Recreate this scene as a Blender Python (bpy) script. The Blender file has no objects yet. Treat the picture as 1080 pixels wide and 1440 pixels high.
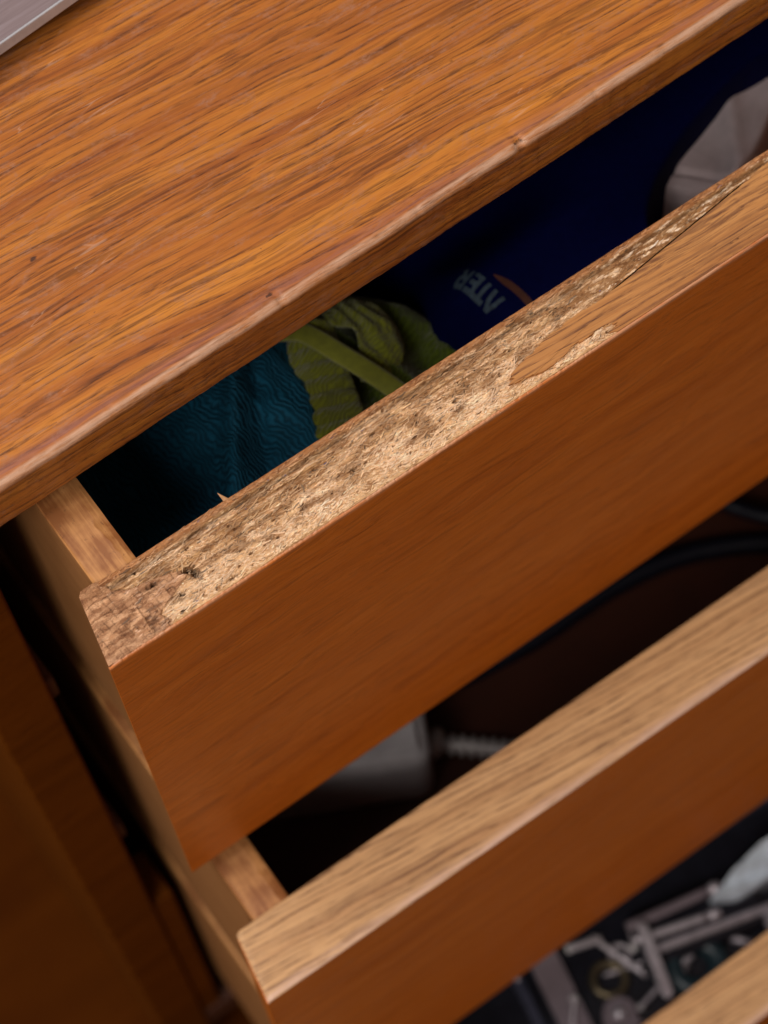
import bpy, bmesh, math, random
from mathutils import Vector, Matrix, noise
random.seed(7)
sc = bpy.context.scene
COL = sc.collection
MM = 0.001
ZB = 520.0            # the floor lies 520 mm below the top edge of the upper drawer

# ------------------------------------------------------------------ camera
def W3(x, y, z): return Vector((x*MM, y*MM, (z+ZB)*MM))
cam = bpy.data.cameras.new('camera'); camo = bpy.data.objects.new('camera', cam); COL.objects.link(camo)
R = ((0.810210546648402, -0.5838276027264194, -0.05200192683372448),
     (-0.5394788010694059, -0.7080837571385473, -0.45560949954239943),
     (0.22917568216635523, 0.39719355882400875, -0.8886595430941507))
m = Matrix(((R[0][0], -R[1][0], -R[2][0]), (R[0][1], -R[1][1], -R[2][1]), (R[0][2], -R[1][2], -R[2][2])))
camo.matrix_world = Matrix.Translation(W3(-45.0128, -206.1089, 449.3719)) @ m.to_4x4()
cam.sensor_fit = 'VERTICAL'; cam.sensor_height = 36.0; cam.sensor_width = 27.0
cam.lens = 3135.986826*36/1440
cam.clip_start = 0.01; cam.clip_end = 50
cam.dof.use_dof = True; cam.dof.focus_distance = 0.516; cam.dof.aperture_fstop = 12.8
sc.camera = camo

# ------------------------------------------------------------------ light
wd = bpy.data.worlds.new('World'); sc.world = wd; wd.use_nodes = True
bgn = wd.node_tree.nodes['Background']; bgn.inputs['Color'].default_value = (1.0, .88, .78, 1); bgn.inputs['Strength'].default_value = 0.17
def area(name, loc, target, size, sy, power, color):
    l = bpy.data.lights.new(name, 'AREA'); l.shape = 'RECTANGLE'; l.size = size; l.size_y = sy; l.energy = power; l.color = color
    o = bpy.data.objects.new(name, l); COL.objects.link(o); o.location = loc
    o.rotation_euler = (Vector(target)-Vector(loc)).to_track_quat('-Z', 'Y').to_euler()
    return o
area('window_light', (-0.50, 0.24, 2.05), (0.1, 0.0, 0.5), 1.0, 0.8, 22, (1.0, .95, .92))
area('room_light', (-0.85, -0.66, 1.70), (0.1, 0.0, 0.45), 0.7, 0.5, 12, (1.0, .91, .82))
sc.view_settings.view_transform = 'Standard'; sc.view_settings.look = 'None'
sc.view_settings.exposure = 0; sc.view_settings.gamma = 1

# ------------------------------------------------------------------ node helpers
class NT:
    def __init__(s, name):
        s.m = bpy.data.materials.new(name); s.m.use_nodes = True; s.t = s.m.node_tree; s.n = s.t.nodes
        s.b = s.n['Principled BSDF']
        tc = s.n.new('ShaderNodeTexCoord'); s.obj = s.map(tc.outputs['Object'], (1000, 1000, 1000))   # millimetres
    def link(s, a, b): s.t.links.new(a, b)
    def put(s, sock, v):
        if isinstance(v, bpy.types.NodeSocket): s.link(v, sock)
        else: sock.default_value = v
    def map(s, v, scale=(1, 1, 1), loc=(0, 0, 0), rot=(0, 0, 0)):
        k = s.n.new('ShaderNodeMapping'); s.link(v, k.inputs['Vector'])
        k.inputs['Scale'].default_value = scale; k.inputs['Location'].default_value = loc; k.inputs['Rotation'].default_value = rot
        return k.outputs[0]
    def noise(s, v, scale=1, detail=3, rough=.55, dist=0, out='Fac'):
        k = s.n.new('ShaderNodeTexNoise'); s.link(v, k.inputs['Vector'])
        k.inputs['Scale'].default_value = scale; k.inputs['Detail'].default_value = detail
        k.inputs['Roughness'].default_value = rough; k.inputs['Distortion'].default_value = dist
        return k.outputs[out]
    def vor(s, v, scale=1, rnd=1, feat='F1', out='Color'):
        k = s.n.new('ShaderNodeTexVoronoi'); s.link(v, k.inputs['Vector']); k.feature = feat
        k.inputs['Scale'].default_value = scale; k.inputs['Randomness'].default_value = rnd
        return k.outputs[out]
    def ramp(s, f, stops, interp='LINEAR'):
        k = s.n.new('ShaderNodeValToRGB'); s.link(f, k.inputs[0]); r = k.color_ramp; r.interpolation = interp
        while len(r.elements) < len(stops): r.elements.new(.5)
        for e, (p, c) in zip(r.elements, stops):
            e.position = p; e.color = (c, c, c, 1) if isinstance(c, (int, float)) else (*c, 1)
        return k.outputs[0]
    def mix(s, f, a, b, mode='MIX'):
        k = s.n.new('ShaderNodeMix'); k.data_type = 'RGBA'; k.blend_type = mode
        s.put(k.inputs[0], f); 
        for sock, v in ((k.inputs[6], a), (k.inputs[7], b)):
            s.put(sock, (*v, 1) if isinstance(v, tuple) and len(v) == 3 else v)
        return k.outputs[2]
    def math(s, op, a, b=0.0, c=0.0, clamp=False):
        k = s.n.new('ShaderNodeMath'); k.operation = op; k.use_clamp = clamp
        s.put(k.inputs[0], a); s.put(k.inputs[1], b); s.put(k.inputs[2], c); return k.outputs[0]
    def vadd(s, a, b):
        k = s.n.new('ShaderNodeVectorMath'); k.operation = 'ADD'; s.link(a, k.inputs[0]); s.link(b, k.inputs[1]); return k.outputs[0]
    def vmuladd(s, a, mul, add):
        k = s.n.new('ShaderNodeVectorMath'); k.operation = 'MULTIPLY_ADD'; s.link(a, k.inputs[0])
        k.inputs[1].default_value = mul; k.inputs[2].default_value = add; return k.outputs[0]
    def sep(s, v):
        k = s.n.new('ShaderNodeSeparateXYZ'); s.link(v, k.inputs[0]); return k.outputs
    def attr(s, name):
        k = s.n.new('ShaderNodeAttribute'); k.attribute_name = name; return k.outputs['Color']
    def bump(s, h, dist, strength=1.0, prev=None):
        k = s.n.new('ShaderNodeBump'); s.link(h, k.inputs['Height']); k.inputs['Distance'].default_value = dist*MM
        k.inputs['Strength'].default_value = strength
        if prev is not None: s.link(prev, k.inputs['Normal'])
        return k.outputs[0]
    def out(s, color, rough=.5, normal=None, spec=.5, metal=0, coat=0, coat_rough=.2, sheen=0):
        s.put(s.b.inputs['Base Color'], (*color, 1) if isinstance(color, tuple) else color)
        s.put(s.b.inputs['Roughness'], rough); s.b.inputs['Specular IOR Level'].default_value = spec
        s.b.inputs['Metallic'].default_value = metal; s.b.inputs['Coat Weight'].default_value = coat
        s.b.inputs['Coat Roughness'].default_value = coat_rough; s.b.inputs['Sheen Weight'].default_value = sheen
        if normal is not None: s.link(normal, s.b.inputs['Normal'])
        return s.m

def warp_grain(t, seed, amp=2.2, wig=.5, slant=0.0):
    """millimetre coordinates with the slow wander of wood fibres (grain runs along X)"""
    v = t.map(t.obj, loc=(seed*37.1, seed*11.3, seed*5.7), rot=(0, 0, slant))
    a = t.noise(t.map(v, (.012, .035, .035)), detail=2, out='Color')
    b = t.noise(t.map(v, (.07, .22, .22)), detail=2, out='Color')
    w = t.vadd(v, t.vmuladd(a, (0, amp*8, amp*8), (0, -amp*4, -amp*4)))
    return t.vadd(w, t.vmuladd(b, (0, wig*4, wig*4), (0, -wig*2, -wig*2)))

def oak(name, seed, light, mid, dark, pore, pore_w=.46, pore_f=1.0, contrast=1.0, rough=.42, coat=.0,
        mottle=None, mottle_amt=.5, wear_highlight=None, bumpd=.05, knots=(), spec=.5, lenx=1.0, amp=2.2, wig=.5, lines=0, scratch=0, fibw=.34, ring_f=.42, slant=0.0):
    t = NT(name); v = warp_grain(t, seed, amp, wig, slant)
    bands = t.noise(t.map(v, (.006, .16, .16)), detail=4, rough=.6)
    fib = t.noise(t.map(v, (.09*lenx, 2.4, 2.4)), detail=4, rough=.65)
    col = t.ramp(bands, [(.28, dark), (.46, mid), (.70, light)])
    col = t.mix(fibw*contrast, col, t.ramp(fib, [(.3, dark), (.5, mid), (.7, light)]))
    # open pores: thin dark dashes along the grain
    p1 = t.noise(t.map(v, (.050*lenx, 1.0*pore_f, 1.0*pore_f)), detail=2.2, rough=.55, dist=.15)
    m1 = t.ramp(p1, [(pore_w-.10, 1), (pore_w-.03, .55), (pore_w+.005, 0)])
    p2 = t.noise(t.map(v, (.16*lenx, 2.9*pore_f, 2.9*pore_f), loc=(9, 3, 1)), detail=2, rough=.5)
    m2 = t.ramp(p2, [(pore_w-.13, .8), (pore_w-.02, 0)])
    gate = t.ramp(t.noise(t.map(v, (.02, .12, .12), loc=(3, 9, 4)), detail=2), [(.36, .25), (.6, 1)])
    pm = t.math('MULTIPLY', t.math('MAXIMUM', m1, m2), gate, clamp=True)
    # long continuous pores: level lines of a stretched field, broken here and there
    if lines:
        sv = t.sep(v)
        tt = t.math('ADD', t.math('MULTIPLY', t.math('ADD', sv[1], t.math('MULTIPLY', sv[2], .8)), ring_f),
                    t.math('MULTIPLY', t.noise(t.map(v, (.010, .10, .10), loc=(7, 2, 8)), detail=2), 3.2))
        fr = t.math('FRACT', tt)
        rl = t.ramp(fr, [(0, 0), (.10, 1), (.22, .9), (.50, .12), (1, 0)])
        br = t.ramp(t.noise(t.map(v, (.045, 1.5, 1.5), loc=(1, 4, 6)), detail=3, rough=.6), [(.40, .05), (.56, 1)])
        ds = t.ramp(t.noise(t.map(v, (.20, 3.2, 3.2), loc=(5, 4, 2)), detail=2, rough=.6), [(.38, .35), (.55, 1)])
        pm = t.math('MAXIMUM', t.math('MULTIPLY', pm, .75), t.math('MULTIPLY', t.math('MULTIPLY', t.math('MULTIPLY', rl, br), ds), lines))
    col = t.mix(t.math('MULTIPLY', pm, .78*contrast, clamp=True), col, pore)
    if mottle is not None:      # patchy old finish
        mo = t.noise(t.map(v, (.06, .20, .20), loc=(0, 0, 5)), detail=5, rough=.72, dist=1.2)
        mo2 = t.noise(t.map(t.obj, (.5, .7, .7)), detail=5, rough=.75, dist=.6)
        k = t.math('MULTIPLY', t.ramp(mo, [(.50, 0), (.66, 1)]), t.ramp(mo2, [(.42, .15), (.6, 1)]))
        col = t.mix(t.math('MULTIPLY', k, mottle_amt), col, mottle)
    if scratch:
        zt = t.ramp(t.math('DIVIDE', t.sep(t.obj)[2], 20.0), [(.74, 0), (.78, 1)])
        for k_, rz in enumerate((.5, -1.05, 1.5, .15)):
            sn = t.noise(t.map(t.obj, (.02, .33, 0), loc=(k_*9, 3, 1), rot=(0, 0, rz)), detail=1)
            sl = t.ramp(t.math('ABSOLUTE', t.math('SUBTRACT', sn, .5)), [(0, 1), (.006, 0)])
            sg = t.ramp(t.noise(t.map(t.obj, (.045, .045, .045), loc=(k_*5, 1, 2)), detail=2), [(.58, 0), (.64, 1)])
            col = t.mix(t.math('MULTIPLY', t.math('MULTIPLY', t.math('MULTIPLY', sl, sg), scratch), zt), col, (.12, .05, .03) if k_ % 2 else (.62, .36, .24))
        sp_ = t.ramp(t.noise(t.map(t.obj, (.8, 1.1, 1)), detail=3, rough=.6), [(.70, 0), (.76, 1)])
        col = t.mix(t.math('MULTIPLY', sp_, .6), col, (.10, .045, .03))
    xyz = t.sep(t.obj)
    if wear_highlight is not None:        # (axis, from, to, colour): finish rubbed through along an arris, edge highlights painted in too
        for ax, a, b, wc, amt, *gate2 in wear_highlight:
            w = t.math('DIVIDE', t.math('SUBTRACT', xyz[ax], a), (b-a), clamp=True)
            for ax2, a2, b2 in gate2:
                w = t.math('MULTIPLY', w, t.math('DIVIDE', t.math('SUBTRACT', xyz[ax2], a2), (b2-a2), clamp=True))
            wn = t.noise(t.map(t.obj, (.05, .5, .5)), detail=6, rough=.75)
            w = t.math('MULTIPLY', w, t.ramp(wn, [(.36, .12), (.56, 1)]))
            col = t.mix(t.math('MULTIPLY', w, amt, clamp=True), col, wc)
    h = t.math('SUBTRACT', fib, t.math('MULTIPLY', pm, 1.2))
    sm = t.noise(t.map(t.obj, (.16, .2, .2)), detail=3)
    nrm = t.bump(sm, bumpd*5, .5)
    nrm = t.bump(h, bumpd, .9, nrm)
    rg = t.math('ADD', t.math('MULTIPLY', t.noise(t.map(t.obj, (.2, .6, .6)), detail=4), .22), rough-.11)
    for kx, ky, kr in knots:    # little dark dents
        d = t.n.new('ShaderNodeVectorMath'); d.operation = 'DISTANCE'
        q = t.map(t.obj, (.65, 1, .8)); q = t.vadd(q, t.vmuladd(t.noise(t.map(t.obj, (1.2,)*3), detail=3, out='Color'), (1.2, 1.2, .2), (-.6, -.6, -.1)))
        t.link(q, d.inputs[0]); d.inputs[1].default_value = (kx*.65, ky, 15.5*.8)
        col = t.mix(t.ramp(t.math('DIVIDE', d.outputs['Value'], kr*2.0), [(.3, .85), (.5, 0)]), col, (.045, .022, .018))
    return t.out(col, rg, nrm, spec=spec, coat=coat, coat_rough=.25)

M = {}
M['top'] = oak('tabletop_oak', 1, (.65, .245, .036), (.44, .138, .024), (.29, .078, .018), (.060, .020, .011),
               pore_w=.465, mottle=(.37, .17, .10), mottle_amt=.75, contrast=1.1, rough=.42, bumpd=.05, amp=.8, wig=.2,
               wear_highlight=[(2, 13.5, 14.8, (.60, .36, .24), .9, (1, 2.1, 1.4)), (2, 15.0, 15.7, (.30, .115, .09), .6, (1, 5.5, 3.0), (1, 1.8, 2.6))], knots=[(40, 46, .8), (148, 1.5, .9), (77, 3.5, .7), (62, 63, .35), (100, 19, .4), (128, 52, .35), (150, 30, .45), (135, 68, .3), (84, 40, .3), (168, 22, .3)], lenx=.36, spec=.28, lines=1.0, scratch=.4, fibw=.22, ring_f=.40, slant=.075)  # edge tints: rubbed finish with a painted pale highlight, darker band behind
M['face'] = oak('drawer_face_oak', 3, (.70, .185, .018), (.60, .145, .012), (.46, .100, .008), (.20, .042, .007), pore_w=.44,
                contrast=.8, rough=.40, spec=.3, lines=.55, lenx=.6, ring_f=.55, mottle=(.46, .16, .06), mottle_amt=.25, bumpd=.025,
                wear_highlight=[(2, 145.6, 147.2, (.62, .34, .20), .85)])
M['face2'] = oak('lower_face_oak', 4, (.64, .175, .020), (.56, .140, .014), (.46, .105, .009), (.28, .065, .012), pore_w=.42,
                contrast=.4, rough=.42, spec=.22, mottle=(.48, .19, .10), mottle_amt=.35, bumpd=.02)
M['veneer'] = oak('pale_oak_veneer', 6, (.60, .29, .10), (.50, .215, .066), (.38, .145, .044), (.13, .05, .028), pore_w=.49,
                rough=.5, bumpd=.08, contrast=1.3, lenx=.4, amp=.8, wig=.3, lines=1.0, spec=.3, ring_f=.5, slant=.06)
M['band'] = oak('pale_oak_edging', 8, (.74, .445, .215), (.60, .34, .155), (.42, .205, .088), (.13, .055, .028), pore_w=.44, pore_f=.9, lines=1.0, ring_f=.50, slant=.10, fibw=.2,
                rough=.46, bumpd=.06, contrast=1.25, spec=.3, lenx=.28, amp=.5, wig=.25, wear_highlight=[(1, 3.2, .6, (.70, .46, .36), .8)])  # front tint: rubbed arris and its highlight painted into the colour
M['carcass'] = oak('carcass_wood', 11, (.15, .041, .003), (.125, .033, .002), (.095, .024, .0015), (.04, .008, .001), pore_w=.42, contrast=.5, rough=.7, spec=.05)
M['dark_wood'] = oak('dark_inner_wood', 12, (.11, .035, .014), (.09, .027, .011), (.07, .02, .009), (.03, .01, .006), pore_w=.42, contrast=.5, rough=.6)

def soft(name, base, var, seed, grain='x', rough=.55, amt=.5, speck=.5, bumpd=.03):
    """plain drawer-side timber"""
    t = NT(name); v = t.map(t.obj, loc=(seed*13, seed*7, seed*3))
    s1 = (.02, .5, .5) if grain == 'x' else (.6, .03, .6)
    f = t.noise(t.map(v, s1), detail=5, rough=.6, dist=.3)
    g = t.noise(t.map(v, (.07, .07, .07)), detail=4, rough=.6)
    col = t.mix(amt, base, t.ramp(t.math('ADD', t.math('MULTIPLY', f, .45), t.math('MULTIPLY', g, .55)), [(.42, var), (.56, base)]))
    sp = t.noise(t.map(v, (.9, .5, .9)), detail=4, rough=.7)
    col = t.mix(t.math('MULTIPLY', t.ramp(sp, [(.64, 0), (.74, 1)]), speck), col, (.06, .03, .015))
    return t.out(col, rough, t.bump(sp, bumpd, .6))
M['side_top'] = soft('side_rail_timber', (.54, .25, .085), (.26, .09, .025), 2, 'y', .45, .95, .8)
M['side'] = soft('side_board_timber', (.42, .19, .065), (.33, .14, .045), 5, 'y', .5, .6, .2)
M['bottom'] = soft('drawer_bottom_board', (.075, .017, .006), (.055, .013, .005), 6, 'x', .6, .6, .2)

# floor
t = NT('floor_boards')
f = t.noise(t.map(t.obj, (.004, .05, .05)), detail=5); g = t.noise(t.map(t.obj, (.012, .012, .012)), detail=4)
M['floor'] = t.out(t.mix(.5, t.ramp(f, [(.3, (.048, .0105, .0006)), (.7, (.080, .019, .001))]), t.ramp(g, [(.3, (.040, .0085, .0006)), (.7, (.083, .021, .001))])), .85, spec=.03)

# chipboard: zone colour comes from the board itself, chips and fibres from cells
t = NT('chipboard'); zone = t.attr('tint')
wv = t.vadd(t.obj, t.vmuladd(t.noise(t.map(t.obj, (.5, .9, .9)), detail=3, out='Color'), (3.2, 2.2, 1), (-1.6, -1.1, -.5)))
c1 = t.sep(t.vor(t.map(wv, (.26, 1.6, 1), rot=(0, 0, .10))))
c2 = t.sep(t.vor(t.map(wv, (.75, 4.2, 1), rot=(0, 0, -.22))))
c3 = t.noise(t.map(wv, (.35, 4.5, 1), rot=(0, 0, .1)), detail=4, rough=.7)
c4 = t.noise(t.map(wv, (.9, 3.0, 2)), detail=5, rough=.7)
col = t.mix(.85, zone, t.ramp(c1[0], [(0, (.52, .40, .28)), (.25, (.86, .76, .64)), (.7, (1.0, .97, .90)), (1, (1.15, 1.1, 1.0))]), 'MULTIPLY')
col = t.mix(.75, col, t.ramp(c2[1], [(0, (.50, .36, .25)), (.2, (.88, .78, .67)), (.8, (1.05, 1.02, .96)), (1, (1.2, 1.15, 1.1))]), 'MULTIPLY')
col = t.mix(.7, col, t.ramp(c3, [(.32, (.42, .28, .18)), (.45, (1, .96, .9)), (.68, (1.15, 1.05, .95))]), 'MULTIPLY')
col = t.mix(t.ramp(c4, [(.29, .85), (.37, 0)]), col, (.09, .045, .028))
hh = t.math('ADD', t.math('ADD', t.math('MULTIPLY', c1[1], .6), t.math('MULTIPLY', c2[0], .4)), c3)
n = t.bump(hh, .13, 1.0); n = t.bump(c4, .10, .9, n)
M['chip'] = t.out(col, .72, n, spec=.35)
t = NT('wood_slivers'); zc = t.attr('tint')
f = t.noise(t.map(t.obj, (1.2, 3, 3)), detail=3)
M['sliver'] = t.out(t.mix(.6, zc, t.ramp(f, [(.3, (.6, .5, .42)), (.6, (1.1, 1.05, 1))]), 'MULTIPLY'), .6, t.bump(f, .05, .5), spec=.4)

# greyed laminate of the board lying on the top
t = NT('grey_laminate'); v = warp_grain(t, 21, .5, .4)
f = t.noise(t.map(v, (.010, .42, .42)), detail=5, rough=.6)
M['grey'] = t.out(t.ramp(f, [(.3, (.16, .115, .12)), (.5, (.235, .175, .18)), (.7, (.31, .25, .27))]), .38, t.bump(f, .03, .5))
def plain(name, c, rough=.5, metal=0, var=.3, scale=.2, bumpd=.05, sheen=0, spec=.5, coat=0):
    t = NT(name); f = t.noise(t.map(t.obj, (scale,)*3), detail=5, rough=.65)
    d = tuple(x*(1-var) for x in c); b = tuple(x*(1+var*.4) for x in c)
    return t.out(t.ramp(f, [(.35, d), (.62, b)]), rough, t.bump(f, bumpd, .6), metal=metal, sheen=sheen, spec=spec, coat=coat)
M['grey_edge'] = plain('aluminium_edge', (.50, .49, .52), .3, 0.15, .1)
def knit(name, c, dirv, freq, amp=.5, var=.4, sheen=.3):
    t = NT(name)
    w = t.vadd(t.obj, t.vmuladd(t.noise(t.map(t.obj, (.10,)*3), detail=3, out='Color'), (9, 9, 4), (-4.5, -4.5, -2)))
    a = t.n.new('ShaderNodeTexWave'); t.link(t.map(w, rot=(0, 0, dirv)), a.inputs['Vector'])
    a.bands_direction = 'X'; a.inputs['Scale'].default_value = freq; a.inputs['Distortion'].default_value = 1.6
    a.inputs['Detail'].default_value = 2; a.inputs['Detail Scale'].default_value = 1.2
    wv = a.outputs['Fac']
    f = t.noise(t.map(w, (1.2,)*3), detail=4, rough=.7)
    h = t.math('ADD', wv, t.math('MULTIPLY', f, .6))
    d = tuple(x*(1-var) for x in c)
    big = t.noise(t.map(t.obj, (.06,)*3), detail=2)
    col = t.mix(t.ramp(h, [(.35, .9), (.95, 0)]), c, d)
    col = t.mix(t.math('MULTIPLY', t.ramp(big, [(.4, 0), (.6, 1)]), .3), col, d)
    return t.out(col, .8, t.bump(h, amp, .9), sheen=sheen, spec=.2)
M['blue'] = knit('blue_ribbed_knit', (.006, .095, .175), -.12, .24, .45, .6, sheen=0)
M['olive'] = knit('olive_ribbed_knit', (.165, .185, .010), 1.15, .25, .4, .45)
M['olive2'] = knit('olive_plain_knit', (.10, .15, .008), .9, .22, .4, .5)
M['olive_band'] = plain('olive_hem_tape', (.17, .185, .010), .7, 0, .2, .5, .1, sheen=.3)
M['navy'] = plain('navy_cloth', (.0009, .0022, .038), .75, 0, .15, .5, .05, sheen=.0, spec=.05)
M['print'] = plain('pale_print', (.042, .072, .105), .7, 0, .5, .9, .02)
M['print_orange'] = plain('orange_print', (.09, .025, .012), .8, 0, .3)
M['white_cloth'] = plain('off_white_cloth', (.50, .43, .46), .8, 0, .22, .05, .1, sheen=.2)
M['slate_cloth'] = plain('slate_blue_cloth', (.12, .15, .30), .8, 0, .3)
M['white_plastic'] = plain('white_plastic', (.60, .58, .62), .4, 0, .08)
M['steel'] = plain('bright_steel', (.85, .82, .84), .45, .25, .1)
M['cable'] = plain('navy_rubber', (.004, .005, .016), .5, 0, .2)
M['dull_steel'] = plain('dull_steel', (.70, .64, .70), .36, .5, .3)
M['pink_grey'] = plain('pinkish_grey_plastic', (.25, .20, .23), .4, 0, .15)
M['black'] = plain('black_plastic', (.010, .010, .018), .35, 0, .3)
M['slate'] = plain('dark_slate_plastic', (.055, .058, .095), .35, 0, .3)
M['film'] = plain('pale_blue_film', (.78, .88, 1.0), .25, 0, .3, .12, .2, coat=.6)
M['brass'] = plain('tarnished_brass', (.20, .16, .10), .35, .8, .3)
M['teal'] = plain('dark_teal_plastic', (.02, .05, .065), .35, 0, .3)

# ------------------------------------------------------------------ object helpers
def link(name, me, mat, parent=None, smooth=False):
    if mat is not None: me.materials.append(mat)
    if smooth:
        for p in me.polygons: p.use_smooth = True
    o = bpy.data.objects.new(name, me); COL.objects.link(o); o.parent = parent
    return o
def thing(name, label, cat, loc, rotz=0, group=None):
    o = bpy.data.objects.new(name, None); COL.objects.link(o); o.location = loc; o.rotation_euler = (0, 0, rotz)
    o.empty_display_size = .02; tag(o, label, cat, group); return o
def tag(o, label, cat, group=None, kind=None):
    o['label'] = label; o['category'] = cat
    if group: o['group'] = group
    if kind: o['kind'] = kind
    return o
def bm_mesh(bm, name):
    me = bpy.data.meshes.new(name); bmesh.ops.recalc_face_normals(bm, faces=bm.faces[:]); bm.to_mesh(me); bm.free(); return me
def box_bm(x0, x1, y0, y1, z0, z1, bev=.4, seg=2):
    bm = bmesh.new(); vs = [bm.verts.new((x*MM, y*MM, z*MM)) for x in (x0, x1) for y in (y0, y1) for z in (z0, z1)]
    for q in ((0, 1, 3, 2), (4, 6, 7, 5), (0, 4, 5, 1), (2, 3, 7, 6), (0, 2, 6, 4), (1, 5, 7, 3)): bm.faces.new([vs[i] for i in q])
    if bev: bmesh.ops.bevel(bm, geom=bm.edges[:], offset=bev*MM, segments=seg, profile=.5, affect='EDGES')
    return bm
def box(name, mat, parent, x0, x1, y0, y1, z0, z1, bev=.4, seg=2):
    return link(name, bm_mesh(box_bm(x0, x1, y0, y1, z0, z1, bev, seg), name), mat, parent)
def prism_bm(pts, z0, z1, bev=.4):
    bm = bmesh.new(); a = [bm.verts.new((x*MM, y*MM, z0*MM)) for x, y in pts]; b = [bm.verts.new((x*MM, y*MM, z1*MM)) for x, y in pts]
    n_ = len(pts); bm.faces.new(a[::-1]); bm.faces.new(b)
    for i in range(n_): bm.faces.new((a[i], a[(i+1) % n_], b[(i+1) % n_], b[i]))
    if bev: bmesh.ops.bevel(bm, geom=bm.edges[:], offset=bev*MM, segments=2, profile=.5, affect='EDGES')
    return bm
def nz(x, y, z=0.0): return noise.noise(Vector((x, y, z)))
def sm(a, b, x):      # smooth step, either way round
    k = max(0.0, min(1.0, (x-a)/(b-a))); return k*k*(3-2*k)
def grid_mesh(name, rows, close=False):
    """rows of equal-length point lists (mm) joined into quads"""
    nr, nc = len(rows), len(rows[0])
    v = [(p[0]*MM, p[1]*MM, p[2]*MM) for r in rows for p in r]
    f = [(i*nc+j, i*nc+(j+1) % nc, (i+1)*nc+(j+1) % nc, (i+1)*nc+j) for i in range(nr-1) for j in range(nc if close else nc-1)]
    if close: f += [tuple(range(nc))[::-1], tuple((nr-1)*nc+j for j in range(nc))]
    me = bpy.data.meshes.new(name); me.from_pydata(v, [], f); me.update(); return me
def tube(name, mat, parent, pts, r, seg=14, rf=None):
    rows = []; P = [Vector(p) for p in pts]
    for i, p in enumerate(P):
        d = (P[min(i+1, len(P)-1)]-P[max(i-1, 0)]).normalized(); u = d.cross(Vector((0, 0, 1)))
        u = u.normalized() if u.length > 1e-4 else Vector((1, 0, 0)); w = d.cross(u)
        rr = rf(i/(len(P)-1))*r if rf else r
        rows.append([p+u*math.cos(a)*rr+w*math.sin(a)*rr for a in [2*math.pi*k/seg for k in range(seg)]])
    return link(name, grid_mesh(name, rows, True), mat, parent, True)
def spline(pts, n_=10):
    P = [Vector(p) for p in pts]; P = [P[0]*2-P[1]]+P+[P[-1]*2-P[-2]]; out = []
    for i in range(1, len(P)-2):
        for k in range(n_):
            t_ = k/n_; a, b, c, d = P[i-1:i+3]
            out.append(.5*((2*b)+(c-a)*t_+(2*a-5*b+4*c-d)*t_*t_+(3*b-a-3*c+d)*t_**3))
    out.append(P[-2]); return out

# ------------------------------------------------------------------ setting
fl = box('floor', M['floor'], None, -2500, 2500, -2500, 2500, -30, 0, 0); fl['kind'] = 'structure'

# ------------------------------------------------------------------ the chest (fixed part)
chest = thing('chest_of_drawers', 'worn orange-brown oak chest body with rounded top edge above three open drawers', 'chest of drawers', (0, 0, 0))
YC = 56.3
def cz(z): return z+ZB
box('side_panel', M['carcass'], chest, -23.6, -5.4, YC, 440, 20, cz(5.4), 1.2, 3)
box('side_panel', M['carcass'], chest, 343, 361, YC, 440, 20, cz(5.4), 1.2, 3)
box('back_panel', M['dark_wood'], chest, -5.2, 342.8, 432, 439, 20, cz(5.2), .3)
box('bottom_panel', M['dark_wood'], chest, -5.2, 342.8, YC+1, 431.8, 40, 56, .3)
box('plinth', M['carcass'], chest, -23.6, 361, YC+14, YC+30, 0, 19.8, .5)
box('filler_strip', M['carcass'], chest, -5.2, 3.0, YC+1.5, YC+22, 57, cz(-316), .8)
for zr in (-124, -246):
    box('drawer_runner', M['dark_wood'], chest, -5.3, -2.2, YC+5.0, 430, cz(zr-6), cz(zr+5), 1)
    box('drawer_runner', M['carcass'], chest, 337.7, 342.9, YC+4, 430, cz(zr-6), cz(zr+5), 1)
# table top: rounded, knocked front edge
def make_top():
    x0, x1, depth, th = -40.0, 380.0, 420.0, 15.9
    prof = [(depth, 0), (depth, th)]
    prof += [(y, th) for y in (380, 300, 200, 140, 100, 70, 50, 36, 26, 18, 12, 9, 6)]
    cx, cy, ra = 2.4, th-2.2, 2.2
    for k in range(15):
        a = math.radians(90+k*90/14); prof.append((cx-math.cos(math.pi-a)*0-abs(math.cos(a))*cx, cy+math.sin(a)*ra))
    prof += [(0, th-3), (0, th-4), (0, th-5.5), (0, th*.5), (0, 3.5)]
    for k in range(5):
        a = math.radians(180+k*90/4); prof.append((1.6+math.cos(a)*1.6, 1.6+math.sin(a)*1.6))
    prof += [(30, 0), (120, 0)]
    rows = []; nx = 560
    for i in range(nx+1):
        x = x0+(x1-x0)*i/nx; r = []
        wob = .28*nz(x*.035, 2.1)+.12*nz(x*.16, 5.3)+.09*nz(x*.7, 1.3)+.05*nz(x*2.1, 1.3)
        for (y, z) in prof:
            e = max(0.0, 1-y/14) if y < 14 else 0
            top = sm(th-4.5, th-.5, z)
            yy = y+wob*e*1.0; zz = z-(.25*nz(x*.06, 7.7, y*.2)+.10*nz(x*.35, 3, y*.4))*e*top
            for dx, w_, dep in ((148.0, 1.3, 1.0), (78.5, .9, .5), (171, .7, .25), (32, 1.0, .2), (118, .9, .2), (192, .9, .2)):
                g_ = math.exp(-((x-dx)/w_)**2)*math.exp(-((y-.8)/1.9)**2)*top
                yy += dep*g_*.8; zz -= dep*g_*.9
            r.append((x, yy, zz))
        rows.append(r)
    me = grid_mesh('tabletop', rows, True)
    o = link('tabletop', me, M['top'], chest, True)
    o.location = (0, 41.0*MM, (5.7+ZB)*MM); o.rotation_euler = (0, 0, math.radians(1.197))
    return o
make_top()

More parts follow.
